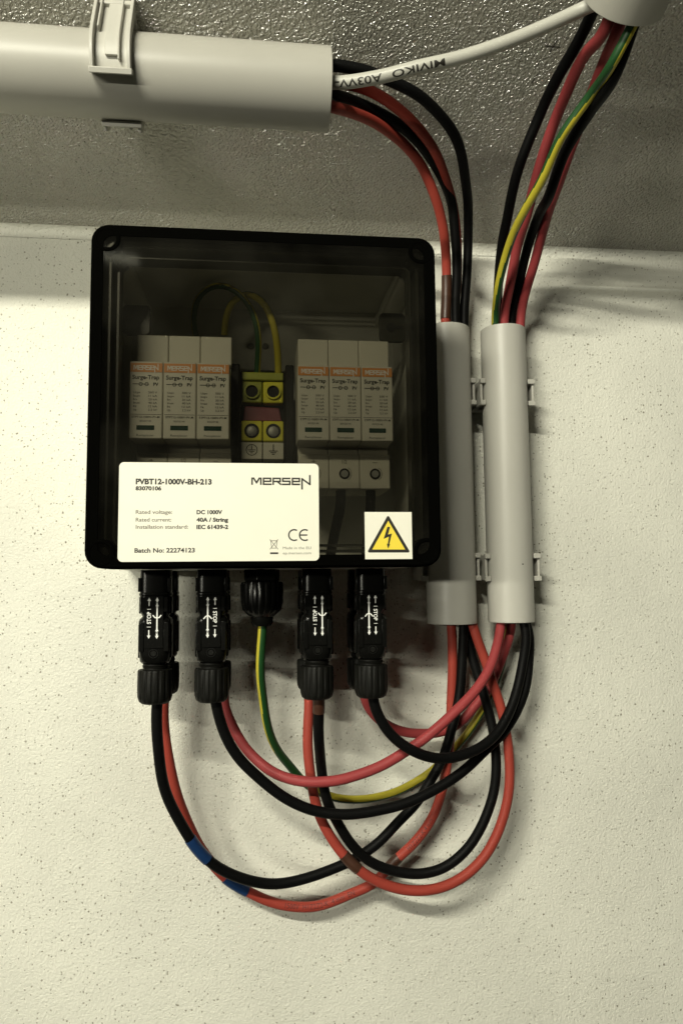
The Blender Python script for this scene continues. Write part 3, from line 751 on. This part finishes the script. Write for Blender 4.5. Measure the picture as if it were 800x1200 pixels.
for k, (m_, lb) in info.items():
    hi = hiL.get(k) or hiR.get(k)
    pts = route(low[k], hi, 0, 0)
    last = pts[-1]
    if k in endL:
        a, b = endL[k]
        for dx in (12, 45, 110): pts.append(Vector((mx_-dx, 125+a, 258+b)).lerp(last, .35 if dx == 12 else 0) if dx == 12 else Vector((mx_-dx, 125+a, 258+b)))
    else:
        a, b = endR[k]
        for d in (18, 60, 140): pts.append(RC+Vector((a, 0, 0))+un*(-b)+ud*d)
    path = spline(pts)
    rnd = random.Random(hash(len(path))); ph = [rnd.uniform(0, 6.28) for _ in range(6)]
    for i_, p_ in enumerate(path):
        if 4 < i_ < len(path)-4:
            q_ = i_*1.6
            p_.x += .35*math.sin(q_/17+ph[0])+.18*math.sin(q_/7.3+ph[1]); p_.z += .35*math.sin(q_/19+ph[2])+.15*math.sin(q_/8.1+ph[3]); p_.y += .3*math.sin(q_/21+ph[4])
    C[k] = path
    g = MB()
    if k == 'GY':
        LL = [0]
        for a_, b_ in zip(path, path[1:]): LL.append(LL[-1]+(b_-a_).length)
        s1, s2, s3, s4, s5 = [LL[nearest(path, *q_)] for q_ in ((322, 875), (380, 930), (590, 380), (606, 262), (700, 98))]
        def ang(s):     # which side shows yellow along the run
            if s < s1: c_ = -1.5
            elif s < s2: c_ = -1.5-3.5*(s-s1)/(s2-s1)
            elif s < s3: c_ = 1.28
            elif s < s4: c_ = 2.0-1.3*(s-s3)/(s4-s3)
            else: c_ = .7-1.8*min(1, (s-s4)/(s5-s4))
            return c_-math.pi*.33
        tube(g, path, 2.55, 32, stripe=(ang, 0, .33)); o = g.build('earth_cable', ['cgreen', 'cyellow'], org=tuple(path[0]))
        tag(o, lb, 'cable')
    else:
        tube(g, path, RC_, 18); o = g.build('power_cable', m_, org=tuple(path[0])); tag(o, lb, 'cable', 'power cables below the box')
    cables[k] = o
def tape(k, a, b, m_, nm):
    i, j = sorted((nearest(C[k], *a), nearest(C[k], *b))); g = MB(); tube(g, C[k][i:j+1], RC_+.38, 20)
    g.build(nm, m_, cables[k])
tape('K1', (222, 984), (244, 1007), 'blue', 'tape_band')
tape('R1', (264, 1029), (289, 1045), 'blue', 'tape_band')
tape('R3', (402, 1002), (420, 1020), 'brown', 'tape_band')
tape('R1', (452, 1018), (466, 1005), 'brown', 'tape_band')  # darker brown stretch of the red cable, drawn as a raised band
tape('K3', (373, 812), (373, 834), 'brown', 'tape_band')
tape('R1', (521.5, 322), (521.5, 374), 'brown', 'tape_band')
# print on the red cables
g = MB(); i = nearest(C['R1'], 335, 1060); j = nearest(C['R1'], 472, 1000)
wrap_text(g, C['R1'][i-2:j+4], RC_, '1500V  H1Z2Z2-K  4 mm  EN', 4.3, 2, .85, .05, .0); g.build('lettering', 'redink', cables['R1'], smooth=False)
g = MB(); i = nearest(C['R1'], 470, 1003); j = nearest(C['R1'], 520, 915)
wrap_text(g, C['R1'][i:j], RC_, 'H1Z2Z2-K 4 mm', 4.0, 6, .85, .05, .0); g.build('lettering', 'redink', cables['R1'], smooth=False)

# white cable between the two ceiling pipes
pts = [Vector((mx_-60, 130, 259)), Vector((mx_-22, 132, 260)), P(388, 97, 135), P(440, 91, 143), P(490, 78.5, 150), P(540, 67, 154), P(590, 50.5, 158), P(640, 30, 162), P(684, 9.5, 167), P(708, -4, 176)]
pts.append(RC+Vector((-8, 0, 0))+un*3+ud*60)
path = spline(pts); C['W'] = path
g = MB(); tube(g, path, 3.3, 24); wc = g.build('white_cable', 'cwhite', org=tuple(path[0]))
tag(wc, 'white round cable with black print, stretched between the two ceiling pipes', 'cable')
rev = path[::-1]; i = nearest(rev, 521, 68)
g = MB(); wrap_text(g, rev[i:], 3.3, 'MIVIKO', 4.6, 0, .93, .06, .015, roll=.1, width=26); g.build('lettering', 'ink', wc, smooth=False); g = MB(); i = nearest(rev, 448, 88); wrap_text(g, rev[i:], 3.3, 'A03VV-', 5.0, 0, .93, .06, .015, roll=.1, width=24)
g.build('lettering', 'ink', wc, smooth=False)

# earth wires inside the box
def inner(pts, r, a0, lb, frac=.36):
    path = spline([P(*p) for p in pts]); g = MB(); tube(g, path, r, 24, stripe=(lambda s: a0, 0, frac))
    o = g.build('earth_wire', ['cgreen', 'cyellow'], org=tuple(path[0])); tag(o, lb, 'wire', 'earth wires inside the box')
inner([(301,450,46),(302,428,50),(303,400,56),(300,378,60),(292,358,62),(280,344,62),(262,335,58),(244,338,50),(231,352,42),(227,372,36),(229,392,30),(234,410,26)], 1.9, -1.3, 'dark green wire arching high to the left above the left surge modules', .12)
inner([(326,450,46),(326,428,50),(324,400,56),(319,376,60),(310,357,60),(298,347,56),(285,346,48),(272,355,40),(265,372,34),(263,392,28)], 2.1, -1.2, 'yellow wire with green stripe arching down into the earth terminals', .62)
# thick dark tails from the right modules down to the connectors
for px, qx, lb in ((399, 385, 'black wire below the middle clamp hole of the right modules'), (434, 428, 'black wire below the right clamp hole of the right modules')):
    path = spline([P(px, 566, 58), P(px, 590, 56), P((px+qx)/2, 625, 50), P(qx, 662, 50)]); g = MB(); tube(g, path, 3, 16)
    tag(g.build('power_wire', 'cblack', org=tuple(path[0])), lb, 'wire', 'power wires inside the box')
# screws on the back wall of the box
for px in (294, 311):
    p = P(px, 406, 4); g = MB(); g.lathe([(2.2, 0), (2.0, 1.2), (.01, 1.4)], (p.x, 4.1, p.z), (0, 1, 0), 18); g.build('back_screw', 'metal', box)

# pencil cross on the ceiling
def cpt(px, py):
    t = ceil_t(px, py)+.25; return P(px, py, t)
g = MB()
for a, b in (((638, 54), (656, 55.5)), ((644, 61), (653, 46)), ((622, 98), (626, 92))):
    A_, B_ = cpt(*a), cpt(*b); d = (B_-A_).normalized(); n_ = d.cross(un)*.28
    g.add([A_-n_, B_-n_, B_+n_, A_+n_], [(0, 1, 2, 3)])
tag(g.build('pencil_cross', 'pencil', smooth=False), 'small dark pencil cross drawn on the ceiling left of the right cable bundle', 'pencil mark')
